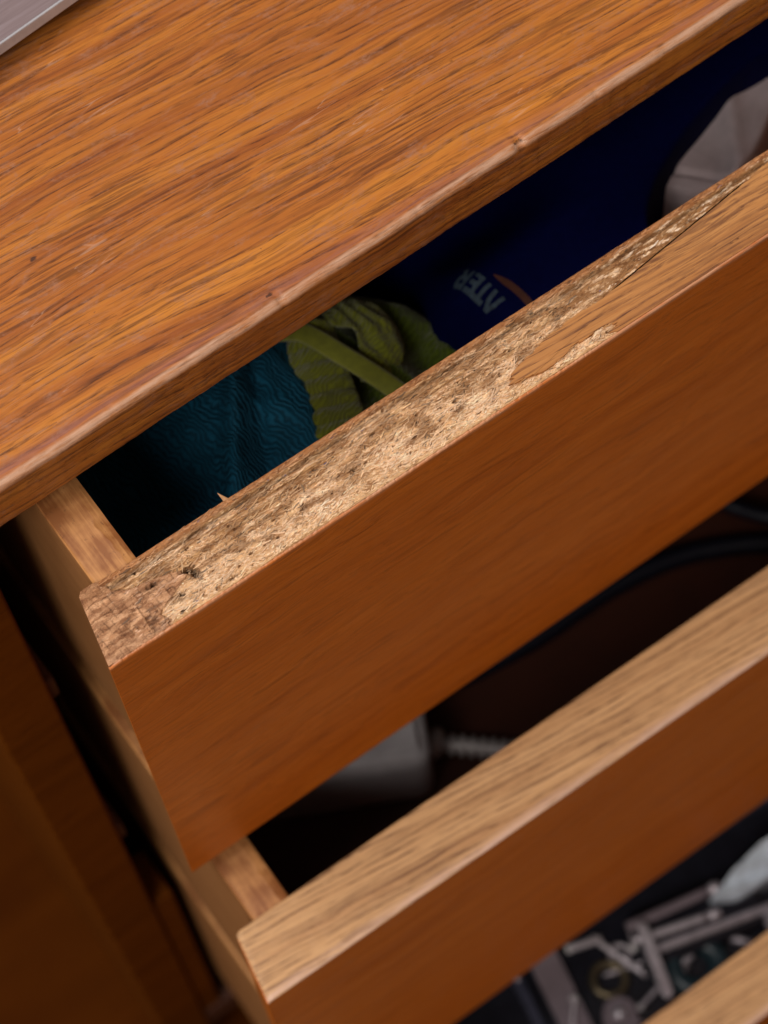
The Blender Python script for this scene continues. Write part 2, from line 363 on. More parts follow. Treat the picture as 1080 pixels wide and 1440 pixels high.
# ------------------------------------------------------------------ drawers
HD = 147.5; WD = 332.0; HT = HD      # local z: bottom of the front = 0, its top edge = HT
def plan(T, c, w=WD, y0=0.0):
    return [(y0*c/T, y0), (w, y0), (w-c, T), (c+3.0, T), (c+.5, T-.6), (c-.2, T-2.0)]
def shear(bm_or_me, q, vs):
    k = math.sin(math.radians(q))
    for v in vs: v.co.y -= k*(v.co.z-HT*MM)
def drawer_box(root, T, so, si, boxh=134.0, sunk=2.0):
    y0, y1 = T+.15, T+330
    for a, b in ((so, si), (WD-so-(si-so), WD-so)):
        s_ = box('side_board', M['side'], root, a, b, y0, y1, HT-boxh, HT-sunk-1.6, .3)
        # lighter lipping on top of the side board, its inner arris chipped
        rows = []
        n_ = 330
        for i in range(n_+1):
            y = y0+(y1-y0)*(i/n_)**1.6
            ch = max(0, nz(y*.32, a*.1, 4.2))*1.5*math.exp(-((y-y0-12)/16)**2)+.12*nz(y*.5, a)
            z0_, z1_ = HT-sunk-1.58, HT-sunk+.05*nz(y*.2, 9)
            rows.append([(a+.02, y, z0_), (a+.02, y, z1_-.5), (a+.5, y, z1_), (b-2.6-ch, y, z1_), (b-1.2-ch*.5, y, z1_-.25-ch*.4), (b-.15, y, z1_-.7-ch*.35), (b-.02, y, z0_)])
        link('side_lipping', grid_mesh('side_lipping', rows, True), M['side_top'], s_, False)
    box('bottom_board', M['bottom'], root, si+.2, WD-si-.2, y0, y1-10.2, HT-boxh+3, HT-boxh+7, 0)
    box('back_board', M['side'], root, si+.2, WD-si-.2, y1-10, y1, HT-boxh, HT-6, .3)
    return HT-boxh+7

# ---- upper drawer, with its top edge stripped to the chipboard
d1 = thing('drawer', 'upper open drawer whose front has its top edge worn down to bare crumbly chipboard', 'drawer', W3(0, 0, -HD), math.radians(-.238), 'open drawers of the chest')
T1, C1 = 20.0, 4.0
bm = prism_bm([(.7*C1/T1+.05, .7), (WD-.1, .7), (WD-C1, T1), (C1+3.0, T1), (C1+.5, T1-.6), (C1-.2, T1-2.0)], .02, HT-4.6, .0)
shear(None, .27, bm.verts); front = link('front_panel', bm_mesh(bm, 'front_panel'), M['face'], d1)
# face veneer: thin skin over the whole front with a frayed top
rows = []
nx = 1100
for i in range(nx+1):
    x = WD*i/nx if i else 0
    bare = 1-sm(134, 146, x)
    fr = .18*nz(x*.25, 3.3)+(.22*nz(x*.9, 8.1)+.16*nz(x*2.6, 1.1))*bare
    top = HT-.12-.16*bare+fr*(.55+.45*bare)-.25*math.exp(-((x-0)/1.2)**2)*1.5
    rows.append([(x, .69, 1), (x, .69, top-.1), (x, .50, top), (x, .26, top-.06), (x, .06, top-.34), (x, 0, top-.8), (x, 0, HT*.75), (x, 0, HT*.5), (x, 0, HT*.25), (x, 0, 2.2), (x, .3, 1.0)])
me = grid_mesh('face_veneer', rows, True); shear(None, .27, me.vertices)
fv = link('face_veneer', me, M['face'], front, False)

# chipboard surface: real relief
def xb(y):      # right border of the old glued patch at the left end
    pts = [(0, 17.2), (2, 17.8), (4.5, 16.4), (6.5, 20.5), (9, 26.6), (10.5, 27.0), (12, 23), (14, 14), (16, 11), (20, 9)]
    for (a, p), (b, q) in zip(pts, pts[1:]):
        if a <= y <= b: return p+(q-p)*(y-a)/(b-a)
    return 9
def edge_tear(x): return 9.2+2.2*nz(x*.06, 4.4)+1.2*nz(x*.25, 9.4)+ (0 if x < 60 else 0)
def chip_h(x, y):
    """height below the drawer's top edge (mm, negative) and colour of the bare board"""
    n1 = nz(x*.30, y*.62, 1); n2 = nz(x*1.1, y*2.3, 2); n3 = nz(x*3.1, y*5.0, 3); n4 = nz(x*.09, y*.3, 7)
    back = sm(edge_tear(x)-2.5, edge_tear(x)+3.5, y)
    h = -.70+.24*n1+.14*n2+.07*n3+.22*n4
    ridge = nz(x*.055, y*1.15, 5); rid2 = nz(x*.12, y*2.6, 6)
    h += back*(-.40+.62*ridge+.30*rid2)
    cream = (.82, .585, .395); tan = (.60, .385, .205); brown = (.31, .165, .075); dirt = (.175, .09, .048)
    g = max(0, min(1, .5+1.3*n4+.7*n1))
    c = [a+(b-a)*(1-g)*.55 for a, b in zip(cream, tan)]
    bb = back*(.55+.45*max(-1, min(1, 3*ridge)))
    c2 = [a+(b-a)*max(0, min(1, .5-1.8*rid2)) for a, b in zip(tan, brown)]
    c = [a+(b-a)*max(0, min(1, bb*1.1)) for a, b in zip(c, c2)]
    blot = max(0, nz(x*.16, y*.4, 11)+.02)*3.0*sm(2.5, 8, y)         # dirty smears
    c = [a+(b-a)*min(.8, blot) for a, b in zip(c, brown)]
    pit = nz(x*.55, y*1.5, 12)
    if pit > .44: h -= (pit-.44)*2.5; c = [a+(b-a)*min(.75, (pit-.44)*5) for a, b in zip(c, dirt)]
    far = sm(128, 160, x)          # towards the surviving veneer the board is only skinned, brown with pale flecks
    if far > 0:
        fk = sm(.12, .34, nz(x*.22, y*1.4, 51)+.35*nz(x*1.1, y*3.2, 52))
        cf = [a+(b-a)*fk for a, b in zip((.33, .175, .075), (.84, .66, .50))]
        c = [a*(1-far)+b*far for a, b in zip(c, cf)]; h = h*(1-far)+(-.28+.30*nz(x*.18, y*1.2, 53)+.12*nz(x*.9, y*2.8, 54))*far
    # front lip climbs towards the face veneer
    lip = 1-sm(.6, 2.4, y); h = h*(1-lip*.75)-.22*lip*.75
    c = [a+(b-a)*lip*.7 for a, b in zip(c, (.72, .49, .28))]
    # back skin: brown lacquered arris, layered
    bk = sm(17.6, 18.5, y); h = h*(1-bk)+(-.28+.22*nz(x*.08, y*.9, 8)+.12*nz(x*.5, 3, 8)-.9*sm(19.4, 20, y))*bk
    c = [a+(b-a)*bk*.9 for a, b in zip(c, (.40, .185, .075))]
    # a furrow just in front of the back skin
    fu = math.exp(-((y-17.0-.35*nz(x*.1, 2))/.42)**2); h -= .55*fu; c = [a*(1-.45*fu) for a in c]
    # glued patch at the left end
    e = xb(y)+.7*nz(x*.9, y*1.1, 15)
    k = 1-sm(e-.5, e+.15, x)
    if k > 0:
        hp = -.22+.10*nz(x*.5, y*1.1, 21)+.07*nz(x*2.4, y*3.4, 22)
        gx = (x+.25*nz(x*.4, y*.6, 3)+y*.12) % 1.55; gy = (y+.35*nz(x*.5, y*.4, 6)) % 1.7
        gr = (math.exp(-(min(gx, 1.55-gx)/.16)**2)+math.exp(-(min(gy, 1.7-gy)/.15)**2))*(.35+.8*nz(x*.3, y*.5, 9))
        hp += -.22*max(0, gr)
        rl = 0
        for lx, a, b in ((12.3, .3, 9.5), (16.2, .6, 6.0)):
            rl = max(rl, math.exp(-((x-lx-.05*y)/.22)**2)*sm(a-.4, a, y)*(1-sm(b, b+.6, y)))
        hp += .30*rl
        cell = 1 if (13.0 < x < 16.3 and 1.5 < y < 5.8) or (17 < x < 19.6 and 1.6 < y < 4.4) else 0
        cell *= max(0, min(1, .55+1.6*nz(x*.8, y*.8, 31)))
        hp -= .3*cell
        cp = [a+(b-a)*max(0, min(1, .5+1.7*nz(x*.35, y*.7, 24))) for a, b in zip((.64, .40, .26), (.40, .22, .13))]
        cp = [a*(1-.6*max(0, min(1, gr))) for a in cp]
        cp = [a+(b-a)*rl*.7 for a, b in zip(cp, (.60, .38, .25))]
        cp = [a+(b-a)*cell*.8 for a, b in zip(cp, (.13, .07, .045))]
        frt = 1-sm(.8, 3.6, y); cp = [a+(b-a)*frt*.5 for a, b in zip(cp, (.50, .31, .21))]
        bks = sm(15.6, 17, y); cp = [a+(b-a)*bks*.7 for a, b in zip(cp, (.36, .19, .10))]
        hp -= .18*math.exp(-((y-16.3)/.25)**2)+.15*math.exp(-((y-14.2-.2*nz(x*.2, 1))/.2)**2)
        h = h*(1-k)+hp*k; c = [a*(1-k)+b*k for a, b in zip(c, cp)]
    # holes and short cracks
    for hx, hy, rx, ry, dep in ((28.3, 9.0, .75, 1.35, 3.0), (27.0, 10.3, 1.1, .45, 2.0), (18.6, 11.6, 1.5, .35, 1.6), (23.0, 5.9, .9, .45, 1.6), (34.5, 2.4, 1.0, .35, 1.2), (57, 7.2, 1.3, .25, .9), (72, 8.6, 1.0, .3, 1.0), (90.5, 9.8, .8, .35, 1.0), (49.5, 10.7, 1.4, .25, .8)):
        d_ = ((x-hx)/rx)**2+((y-hy+.5*nz(x*1.3, y*1.1, 40))/ry)**2
        if d_ < 6:
            g_ = math.exp(-d_*.8); h -= dep*g_; c = [a*(1-min(.85, dep*.5)*g_) for a in c]
    ln = sm(1.0, 0, x-y*.2) ; h -= .5*ln
    return h, c
NXc, NYc = 1010, 112; XE = 222.0
verts, cols, faces = [], [], []
for i in range(NXc+1):
    for j in range(NYc+1):
        v_ = j/NYc; y = .70+(T1-.70)*v_
        xl = C1*y/T1+max(0, y-19.2)*1.0
        x = xl+(XE-xl)*i/NXc
        h, c = chip_h(x, y)
        if j == 0: h = -.3
        verts.append((x*MM, y*MM, (HT+h)*MM)); cols.append((*c, 1))
st = NYc+1
for i in range(NXc):
    for j in range(NYc): faces.append((i*st+j, (i+1)*st+j, (i+1)*st+j+1, i*st+j+1))
def skirt(idx):
    b0 = len(verts)
    for k in idx:
        x, y, z = verts[k]; verts.append((x, y, (HT-4.7)*MM)); c = cols[k]; cols.append((.36, .19, .10, 1))
    for a in range(len(idx)-1): faces.append((idx[a], idx[a+1], b0+a+1, b0+a))
skirt([j for j in range(NYc, -1, -1)]); skirt([i*st+NYc for i in range(NXc, -1, -1)])
me = bpy.data.meshes.new('chipboard_core'); me.from_pydata(verts, [], faces); me.update()
at = me.color_attributes.new('tint', 'FLOAT_COLOR', 'POINT'); at.data.foreach_set('color', [q for c in cols for q in c])
core = link('chipboard_core', me, M['chip'], front, False)
core['label'] = 'bare crumbly chipboard along the top edge'

# loose wood chips and fibres standing out of the board
VEN = [(114.2, 4.3), (115.0, 5.9), (116.9, 7.3), (122, 7.9), (129, 9.6), (138, 10.4), (144, 10.0), (150.2, 10.6), (158, 11.9), (165, 12.1), (171.5, 13.1), (179.3, 14.2), (190, 15.1), (204, 17.0), (216, 17.4), (WD-3, 18.6), (WD-.4, .75),
       (142.6, .75), (142.0, 1.5), (143.6, 2.6), (142.2, 3.6), (138, 4.3), (134.5, 3.5), (132, 4.3), (128, 3.0), (122.5, 2.6), (118, 3.6)]
def inside(x, y, P=VEN):
    c = False; n_ = len(P)
    for i in range(n_):
        (a, b), (d, e) = P[i], P[(i+1) % n_]
        if (b > y) != (e > y) and x < (d-a)*(y-b)/(e-b)+a: c = not c
    return c
verts, cols, faces = [], [], []
rs = random.Random(3); count = 0
while count < 6500:
    x = rs.uniform(9, 212); y = rs.uniform(1.2, 19.2)
    if inside(x, y): continue
    patch = x < xb(y)+.3
    if patch and rs.random() < .86: continue
    if x > 140 and rs.random() < .7: continue
    count += 1
    h, c = chip_h(x, y)
    big = rs.random()
    L = rs.uniform(.4, 1.3) if big < .78 else rs.uniform(1.3, 4.0); w_ = rs.uniform(.07, .19)*(1 if big < .82 else 1.25); th = rs.uniform(.03, .08)
    along = y > 14 or patch
    a = rs.gauss(.08, .14 if along else .38); pit = rs.gauss(0, .05)
    dx, dy, dz = math.cos(a)*math.cos(pit), math.sin(a)*math.cos(pit), math.sin(pit); nx_, ny_ = -math.sin(a), math.cos(a)
    s = rs.uniform(.78, 1.25)
    if rs.random() < .09: s = rs.uniform(.25, .5)
    if rs.random() < .05: s = 1.35
    if rs.random() < .003: c = (.16, .12, .20)
    cc = (min(.86, c[0]*s+.015), min(.72, c[1]*s+.01), min(.60, c[2]*s+.005), 1)
    b0 = len(verts); zc_ = HT+h+rs.uniform(-.03, .06)
    bend = rs.uniform(-.12, .12)*L
    for u, ws in ((-.5, rs.uniform(.1, .6)), (0, 1), (.5, rs.uniform(.05, .5))):
        k = (bend if u == 0 else 0)
        for sd in (-1, 1):
            X = x+dx*u*L+nx_*(sd*ws*w_+k); Y = y+dy*u*L+ny_*(sd*ws*w_+k); Z = zc_+dz*u*L+(.12*abs(k))
            verts.append((X*MM, Y*MM, (Z+th)*MM)); verts.append((X*MM, Y*MM, (Z-th)*MM)); cols += [cc, cc]
    for k in (0, 4):
        a_, b_, c_, d_ = b0+k, b0+k+2, b0+k+6, b0+k+4       # top quad a_, b_ (other side), next section
        faces += [(a_, d_, c_, b_), (a_+1, b_+1, c_+1, d_+1), (a_, a_+1, d_+1, d_), (b_, c_, c_+1, b_+1)]
    faces += [(b0, b0+2, b0+3, b0+1), (b0+8, b0+9, b0+11, b0+10)]
me = bpy.data.meshes.new('wood_chips'); me.from_pydata(verts, [], faces); me.update()
at = me.color_attributes.new('tint', 'FLOAT_COLOR', 'POINT'); at.data.foreach_set('color', [q for c in cols for q in c])
wc = link('wood_chips', me, M['sliver'], front); wc['kind'] = 'stuff'

# what is left of the oak veneer on the top edge, torn outline
def torn(P, amp, step=.45, seed=0, keep=None):
    out = []
    for i in range(len(P)):
        a, b = Vector((*P[i], 0)), Vector((*P[(i+1) % len(P)], 0)); L = (b-a).length; n_ = max(1, int(L/step))
        nn = Vector((-(b-a).y, (b-a).x, 0)).normalized()
        for k in range(n_):
            p = a+(b-a)*k/n_; s = 0 if (keep and keep(p)) else amp*(nz(p.x*.5, p.y*.5, seed)+.9*nz(p.x*1.7, p.y*1.7, seed+3)+.5*nz(p.x*4, p.y*4, seed))
            e_ = 0 if (keep and keep(p)) else 1
            sx = e_*(2.6*nz(p.y*1.6, seed, 4)+1.6*nz(p.y*4.5+p.x*.15, seed, 5)+1.0*nz(p.x*.9, p.y*3, 6))
            out.append((p.x+nn.x*s*.6+sx, p.y+nn.y*s*.6))
    return out
pts = torn(VEN, .42, .35, 2, lambda p: p.y < .9 or p.x > WD-5)
bm = prism_bm(pts, HT-1.5, HT-.02, 0); bmesh.ops.triangulate(bm, faces=[f for f in bm.faces if len(f.verts) > 4])
vs = link('edge_veneer', bm_mesh(bm, 'edge_veneer'), M['veneer'], front); vs['label'] = 'torn strip of oak veneer still glued to the top edge'
rv = random.Random(5); verts, faces, cols = [], [], []
for k in range(150):
    x, y = pts[rv.randrange(len(pts))]
    if y < 1.0 or x > 205: continue
    L = rv.uniform(1.0, 4.2); a = rv.gauss(.03, .05); w_ = rv.uniform(.06, .20); b0 = len(verts)
    cx_, cy_ = x-rv.uniform(-.2, .7)*L*.5, y+rv.gauss(0, .15)
    for u, ws in ((-.5, .12), (0, 1), (.5, .5)):
        for sd in (-1, 1):
            X = cx_+math.cos(a)*u*L-math.sin(a)*sd*ws*w_; Y = cy_+math.sin(a)*u*L+math.cos(a)*sd*ws*w_; Z = HT-.30+.30*u+rv.uniform(0, .05)
            verts += [(X*MM, Y*MM, (Z+.09)*MM), (X*MM, Y*MM, (Z-.09)*MM)]
            q_ = rv.uniform(.6, 1.1); cols += [.58*q_, .30*q_, .12*q_, 1]*2
    for k2 in (0, 4):
        a_, b_, c_, d_ = b0+k2, b0+k2+2, b0+k2+6, b0+k2+4
        faces += [(a_, d_, c_, b_), (a_+1, b_+1, c_+1, d_+1), (a_, a_+1, d_+1, d_), (b_, c_, c_+1, b_+1)]
    faces += [(b0, b0+2, b0+3, b0+1), (b0+8, b0+9, b0+11, b0+10)]
me = bpy.data.meshes.new('frayed_fibres'); me.from_pydata(verts, [], faces); me.update()
me.color_attributes.new('tint', 'FLOAT_COLOR', 'POINT').data.foreach_set('color', cols)
ff = link('frayed_fibres', me, M['sliver'], front); ff['kind'] = 'stuff'
# splinter hooked over the inner edge
bm = bmesh.new(); q = [bm.verts.new(Vector(p)*MM) for p in ((43.3, 19.2, HT-.6), (44.9, 19.0, HT-.5), (44.2, 19.3, HT-.1), (43.0, 21.6, HT+1.2))]
for f_ in ((0, 1, 2), (0, 3, 1), (1, 3, 2), (0, 2, 3)): bm.faces.new([q[k] for k in f_])
bmesh.ops.translate(bm, verts=bm.verts, vec=(0, 0, 0)); sp = bm_mesh(bm, 'splinter'); sp.color_attributes.new('tint', 'FLOAT_COLOR', 'POINT').data.foreach_set('color', [.5, .27, .13, 1]*4)
link('splinter', sp, M['sliver'], front)
zb1 = drawer_box(d1, T1, 8.4, 19.9)

# ---- middle and bottom drawers
def plain_drawer(label, org, w, q, T, c, so, si, seed):
    r = thing('drawer', label, 'drawer', W3(org[0], org[1], org[2]-HD), math.radians(w), 'open drawers of the chest')
    P = plan(T, c)
    bm = prism_bm(P, 0, HT-1.02, 0); top_e = [e for e in bm.edges if all(v.co.z < 1*MM for v in e.verts)]
    bmesh.ops.bevel(bm, geom=top_e, offset=1.2*MM, segments=3, profile=.5, affect='EDGES')
    shear(None, q, bm.verts); fp = link('front_panel', bm_mesh(bm, 'front_panel'), M['face2'], r)
    # pale solid edging on top, softened arris
    rows = []; n_ = 420
    for i in range(n_+1):
        u = i/n_; row = []
        wv = .10*nz(u*40, seed, 1)+.05*nz(u*170, seed, 2)
        for (y, z) in [(0.02, -1.0), (-.03, -.95+.4), (.12+wv*.6, -.30), (.45+wv, -.10), (1.1+wv, 0), (T*.3, .02), (T*.6, .0), (T-.9, -.03), (T-.25, -.2), (T+.02, -.6), (T-.02, -1.0)]:
            yl = max(0, min(T, y)); xl = c*yl/T+max(0, yl-(T-.8))*1.2+ .25
            x = xl+(WD-.25-xl*.0-c*yl/T-xl*0-xl*0)*u if False else xl+(WD-.3-c*yl/T-xl)*u
            e = .5*math.exp(-((x-xl)/.8)**2)
            row.append((x, y, HT+z-e*(1 if z > -.9 else 0)+(.05*nz(x*.4, y*1.1, seed) if z > -.9 else 0)))
        rows.append(row)
    me = grid_mesh('edge_band', rows, True); shear(None, q, me.vertices)
    link('edge_band', me, M['band'], fp)
    drawer_box(r, T, so, si)
    return r
z2 = -HD-5.5; z3 = z2-HD-5.5
d2 = plain_drawer('middle open drawer with an intact pale striped oak top edge, pulled out further', (-3.54, -40.2, z2), -.726, -.873, 21.9, 3.5, 9.9, 22.0, 3)
d3 = plain_drawer('lowest open drawer full of metal odds and ends, cut by the lower right corner', (-3.0, -101.6, z3), -.213, 0, 21.9, 3.5, 9.9, 22.0, 9)
BOT1, BOT2, BOT3 = -127.0, z2-127.0, z3-127.0      # drawer bottoms (upper faces)

# ------------------------------------------------------------------ board on the chest top
bd = thing('laminate_board', 'grey streaked laminate board with thin metal edge lying on the chest top', 'board', W3(62.4, 138.4, 21.65), math.radians(6.2))
box('board_panel', M['grey'], bd, -98, 240, .75, 230, 6.4, 9.4, .3)
box('edge_trim', M['grey_edge'], bd, -98, 240, 0, .7, 6.0, 9.6, .3)
for fx, fy in ((-80, 40), (220, 40), (-80, 210), (220, 210)): box('foot', M['black'], bd, fx-7, fx+7, fy-7, fy+7, 0, 6.3, .4)

# ------------------------------------------------------------------ soft things in the upper drawer
def cushion(name, label, cat, poly, ztop, zbot, hf, mat, nr=46, ns=220, edge=5.0, amp_edge=.6, seed=0):
    """a folded textile: star-shaped outline (mm), rounded sides down to what it lies on, folds from hf"""
    cx = sum(p[0] for p in poly)/len(poly); cy = sum(p[1] for p in poly)/len(poly)
    ring = spline([(*p, 0) for p in poly]+[(*poly[0], 0)], 14)
    rows = []
    for i in range(nr+1):
        u = i/nr; r = []
        for p in ring[:-1]:
            d = Vector((p.x-cx, p.y-cy)); L = d.length
            if u <= .8: s = u/.8; x, y = cx+d.x*s, cy+d.y*s; dist = L*(1-s); k = max(0, 1-dist/edge); z = ztop+hf(x, y)-edge*.55*(1-math.sqrt(max(0, 1-k*k)))
            else:
                s = (u-.8)/.2; o = 1+.5*math.sin(s*math.pi)*edge*.12/L+amp_edge*nz(p.x*.2, p.y*.2, s*2+seed)*.01
                x, y = cx+d.x*o, cy+d.y*o; z = (ztop+hf(cx+d.x, cy+d.y)-edge*.55)*(1-s)+zbot*s
            r.append((x, y, z))
        rows.append(r)
    x0, y0 = cx, cy
    rows = [[(p[0]-x0, p[1]-y0, p[2]-zbot) for p in r] for r in rows]
    o = link(name, grid_mesh(name, rows, True), mat, None, True); o.location = W3(x0, y0, zbot)
    if label: tag(o, label, cat)
    return o, (x0, y0, zbot)
def rel(pts, o): return [(p[0]-o[0], p[1]-o[1], p[2]-o[2]) for p in pts]
def fold(x, y, x0, y0, ang, wid, hgt):
    d = (x-x0)*math.sin(ang)-(y-y0)*math.cos(ang); return hgt*math.exp(-(d/wid)**2)
# blue knitted glove-like bundle
def hb(x, y):
    return -20*sm(64, 30, x)+fold(x, y, 67, 60, .98, 3.0, 6.0)-fold(x, y, 74, 58, 1.1, 2.0, 2.5)+2.2*nz(x*.06, y*.06, 2)+.9*nz(x*.2, y*.12, 5)-5*sm(88, 97, x)
blue, _ = cushion('knitted_cloth', 'dark teal-blue ribbed knit lying behind the left end of the chipboard edge', 'cloth',
        [(26, 24), (58, 23), (82, 24), (87, 50), (97.5, 76), (99, 120), (60, 135), (26, 125)], -54, BOT1, hb, M['blue'])
# olive bundle: ribbed cuff, hem tape, two lobes
def ho(x, y):
    return 3.0*nz(x*.08, y*.08, 9)+fold(x, y, 112, 60, 1.9, 3, 3)+1.2*nz(x*.25, y*.2, 4)-6*sm(112, 126, x)+2*math.sin(x*.35+y*.1)
olive, oo = cushion('knitted_garment', 'olive green knitted garment with ribbed cuff crumpled between blue and navy cloth', 'garment',
        [(89, 24), (112, 24), (131, 30), (138, 56), (134, 72), (124, 84), (112, 92), (101, 84), (95, 68), (86, 50)], -64, BOT1, ho, M['olive2'], edge=6)
def sheet(name, mat, parent, o, rows_mm, smooth=True):
    me = grid_mesh(name, [rel(r, o) for r in rows_mm]); ob = link(name, me, mat, parent, smooth)
    md = ob.modifiers.new('thick', 'SOLIDIFY'); md.thickness = 1.0*MM; return ob
rows = []
for i in range(41):      # ribbed cuff lying over it at the left
    u = i/40; r = []
    for j in range(61):
        v_ = j/60
        x = 70.5+27*v_+(24-14*v_)*u; y = 40+40*v_-4*u
        z = -58.5+3.2*math.sin(u*math.pi)**.7+.45*math.sin(v_*58+u*2)+1.0*nz(x*.12, y*.12, 3)
        r.append((x, y, z))
    rows.append(r)
sheet('ribbed_cuff', M['olive'], olive, oo, rows)
cl = spline([(93.5, 80, -54.0), (99, 75, -53.4), (102.8, 64, -53.2), (106.5, 53, -53.8), (110, 42, -56), (113, 33, -60)], 12)
rows = []
for i, p in enumerate(cl):
    d = (cl[min(i+1, len(cl)-1)]-cl[max(0, i-1)]).normalized(); s = Vector((d.y, -d.x, 0)).normalized()
    rows.append([tuple(p+s*w_*2.9+Vector((0, 0, .35*(1-w_*w_)))) for w_ in (-1, -.7, -.3, .1, .5, .8, 1)])
sheet('hem_tape', M['olive_band'], olive, oo, rows)
rows = []
for i in range(45):      # upper lobe
    u = i/44; a = -2.3+u*4.6; r = []
    for j in range(31):
        v_ = j/30; rad = 12.5*v_
        x = 111.5+math.cos(a*1.0)*rad*.86; y = 68+math.sin(a)*rad*1.15
        z = -55.5-5*v_**3+1.1*nz(x*.2, y*.15, 6)+.5*math.sin(x*1.6+nz(x*.1, y*.1)*5)
        r.append((x, y, z))
    rows.append(r)
sheet('sleeve_lobe', M['olive'], olive, oo, rows)
# navy garment with pale lettering
def hn(x, y):
    dx = sm(146, 128, x); dr = sm(196, 236, x+ (66-y)*.35)
    return -17*dx+4.5*math.sin(sm(128, 215, x)*math.pi)-3*dr+1.2*nz(x*.03, y*.05, 4)-.06*max(0, y-60)-30*sm(58, 92, y)*sm(196, 160, x)
NP = [(127, 26), (165, 25), (184, 26), (189, 40), (194, 48), (201, 54.5), (210.5, 60.5), (225, 67), (247, 73), (285, 80), (285, 150), (200, 160), (142, 150), (133, 110), (127, 70)]
navy, no = cushion('folded_garment', 'smooth navy blue garment with pale printed lettering and an orange stripe', 'garment', NP, -53, BOT1, hn, M['navy'], ns=300, edge=3.2, amp_edge=.2)
def navy_z(x, y): return -53+hn(x, y)
# lettering follows the cloth; glyphs as flat strokes in text space (u along the word, v up)
GL = {'A': [[(0, 0), (.08, .62), (.28, 1), (.42, 1), (.62, .62), (.7, 0)]],
      'T': [[(0, 1), (.72, 1)], [(.36, 1), (.36, 0)]],
      'E': [[(.55, 0), (0, 0), (0, 1), (.6, 1)], [(0, .5), (.5, .5)]],
      'R': [[(0, 0), (0, 1), (.5, 1), (.62, .82), (.62, .62), (.5, .48), (0, .48)], [(.3, .48), (.66, 0)]]}
def strokes(word, org, udir, vdir, size, wid, mat, gap=.30):
    bm = bmesh.new(); off = 0
    U = Vector((*udir, 0)).normalized(); V = Vector((*vdir, 0)).normalized()
    for ch in word:
        for st_ in GL[ch]:
            for (a, b), (c, d) in zip(st_, st_[1:]):
                p = Vector((*org, 0))+U*((a+off)*size)+V*(b*size); q_ = Vector((*org, 0))+U*((c+off)*size)+V*(d*size)
                dd = (q_-p).normalized(); nn = Vector((-dd.y, dd.x, 0))*wid; n_ = 6; prev = None
                for k in range(n_+1):
                    x = p-dd*wid*.8+(q_-p+dd*wid*1.6)*k/n_; e = []
                    for s in (-1, 1):
                        w_ = x+nn*s; e.append(bm.verts.new(((w_.x-no[0])*MM, (w_.y-no[1])*MM, (navy_z(w_.x, w_.y)+.12-no[2])*MM)))
                    if prev: bm.faces.new((prev[0], prev[1], e[1], e[0]))
                    prev = e
        off += .72+gap
    return bm
# reads upside down from the camera: the word runs away from the chipboard edge into the drawer
bm = strokes('ATER', (146.2, 50.0), (-.03, 1), (-1, -.03), 4.3, .62, None, .26)
bmesh.ops.recalc_face_normals(bm, faces=bm.faces[:]); me = bpy.data.meshes.new('printed_lettering'); bm.to_mesh(me); bm.free()
link('printed_lettering', me, M['print'], navy)
rows = []
for i in range(21):
    u = i/20; y = 57.5-16*u; x = 148.9+1.9*math.sin(u*2.2); r = []
    for s in (-1, 0, 1):
        xx = x+s*(1.0*math.sin(min(1, u*3+.1)*math.pi/2)); r.append((xx, y, navy_z(xx, y)+.14))
    rows.append(r)
link('printed_stripe', grid_mesh('printed_stripe', [rel(r, no) for r in rows]), M['print_orange'], navy, True)
# off-white cloth under it, at the right
def hw(x, y): return 1.2*nz(x*.08, y*.08, 3)+fold(x, y, 219, 61.5, -.83, .9, -1.6)+2.0*fold(x, y, 240, 66, 1.0, 3.0, 1)
cushion('folded_cloth', 'off-white folded cloth with stitched hem sticking out from under the navy garment', 'cloth',
        [(211, 62.5), (217, 54.8), (226.5, 51.8), (240.6, 56.5), (256, 66), (274, 80), (282, 110), (240, 112), (212, 92)], -70, BOT1, hw, M['white_cloth'], edge=2.0)
cushion('rolled_cloth', 'slate blue cloth beside the off-white one at the right edge', 'cloth',
        [(268, 66), (284, 68), (290, 90), (286, 112), (279, 108), (272, 84)], -84, BOT1, lambda x, y: nz(x*.1, y*.1, 8), M['slate_cloth'], edge=4)

# ------------------------------------------------------------------ things in the middle drawer
wb = thing('plastic_box', 'pale grey-white plastic box standing in the middle drawer', 'box', W3(92.5, 18.5, BOT2), math.radians(-27))
bm = box_bm(-62, 0, 0, 40, 0, 38, 6.0, 6); link('box_body', bm_mesh(bm, 'box_body'), M['white_plastic'], wb, True)
box('box_lid', M['white_plastic'], wb, -58, -4, 4, 36, 38.1, 40, .9, 3)
# threaded bolt
b0, b1 = Vector((103.6, 33.5, BOT2+5.2)), Vector((124, 15, BOT2+4.4)); bo = thing('threaded_bolt', 'shiny steel bolt with rounded head lying beside the white plastic box', 'bolt', W3(*b0.xy, BOT2))
dv = (b1-b0); L = dv.length; dvn = dv.normalized()
tube('bolt_head', M['steel'], bo, rel([b0-dvn*(3-k*.75) for k in range(9)], (b0.x, b0.y, BOT2)), 5.6, 20, lambda u: max(.15, math.sqrt(max(0, 1-(2*u-1)**2)))**.8)
tube('bolt_shank', M['steel'], bo, rel([b0+dv*(k/120) for k in range(12, 121)], (b0.x, b0.y, BOT2)), 3.9, 18, lambda u: 1-.38*(math.sin(u*2*math.pi*7.0) > .2))
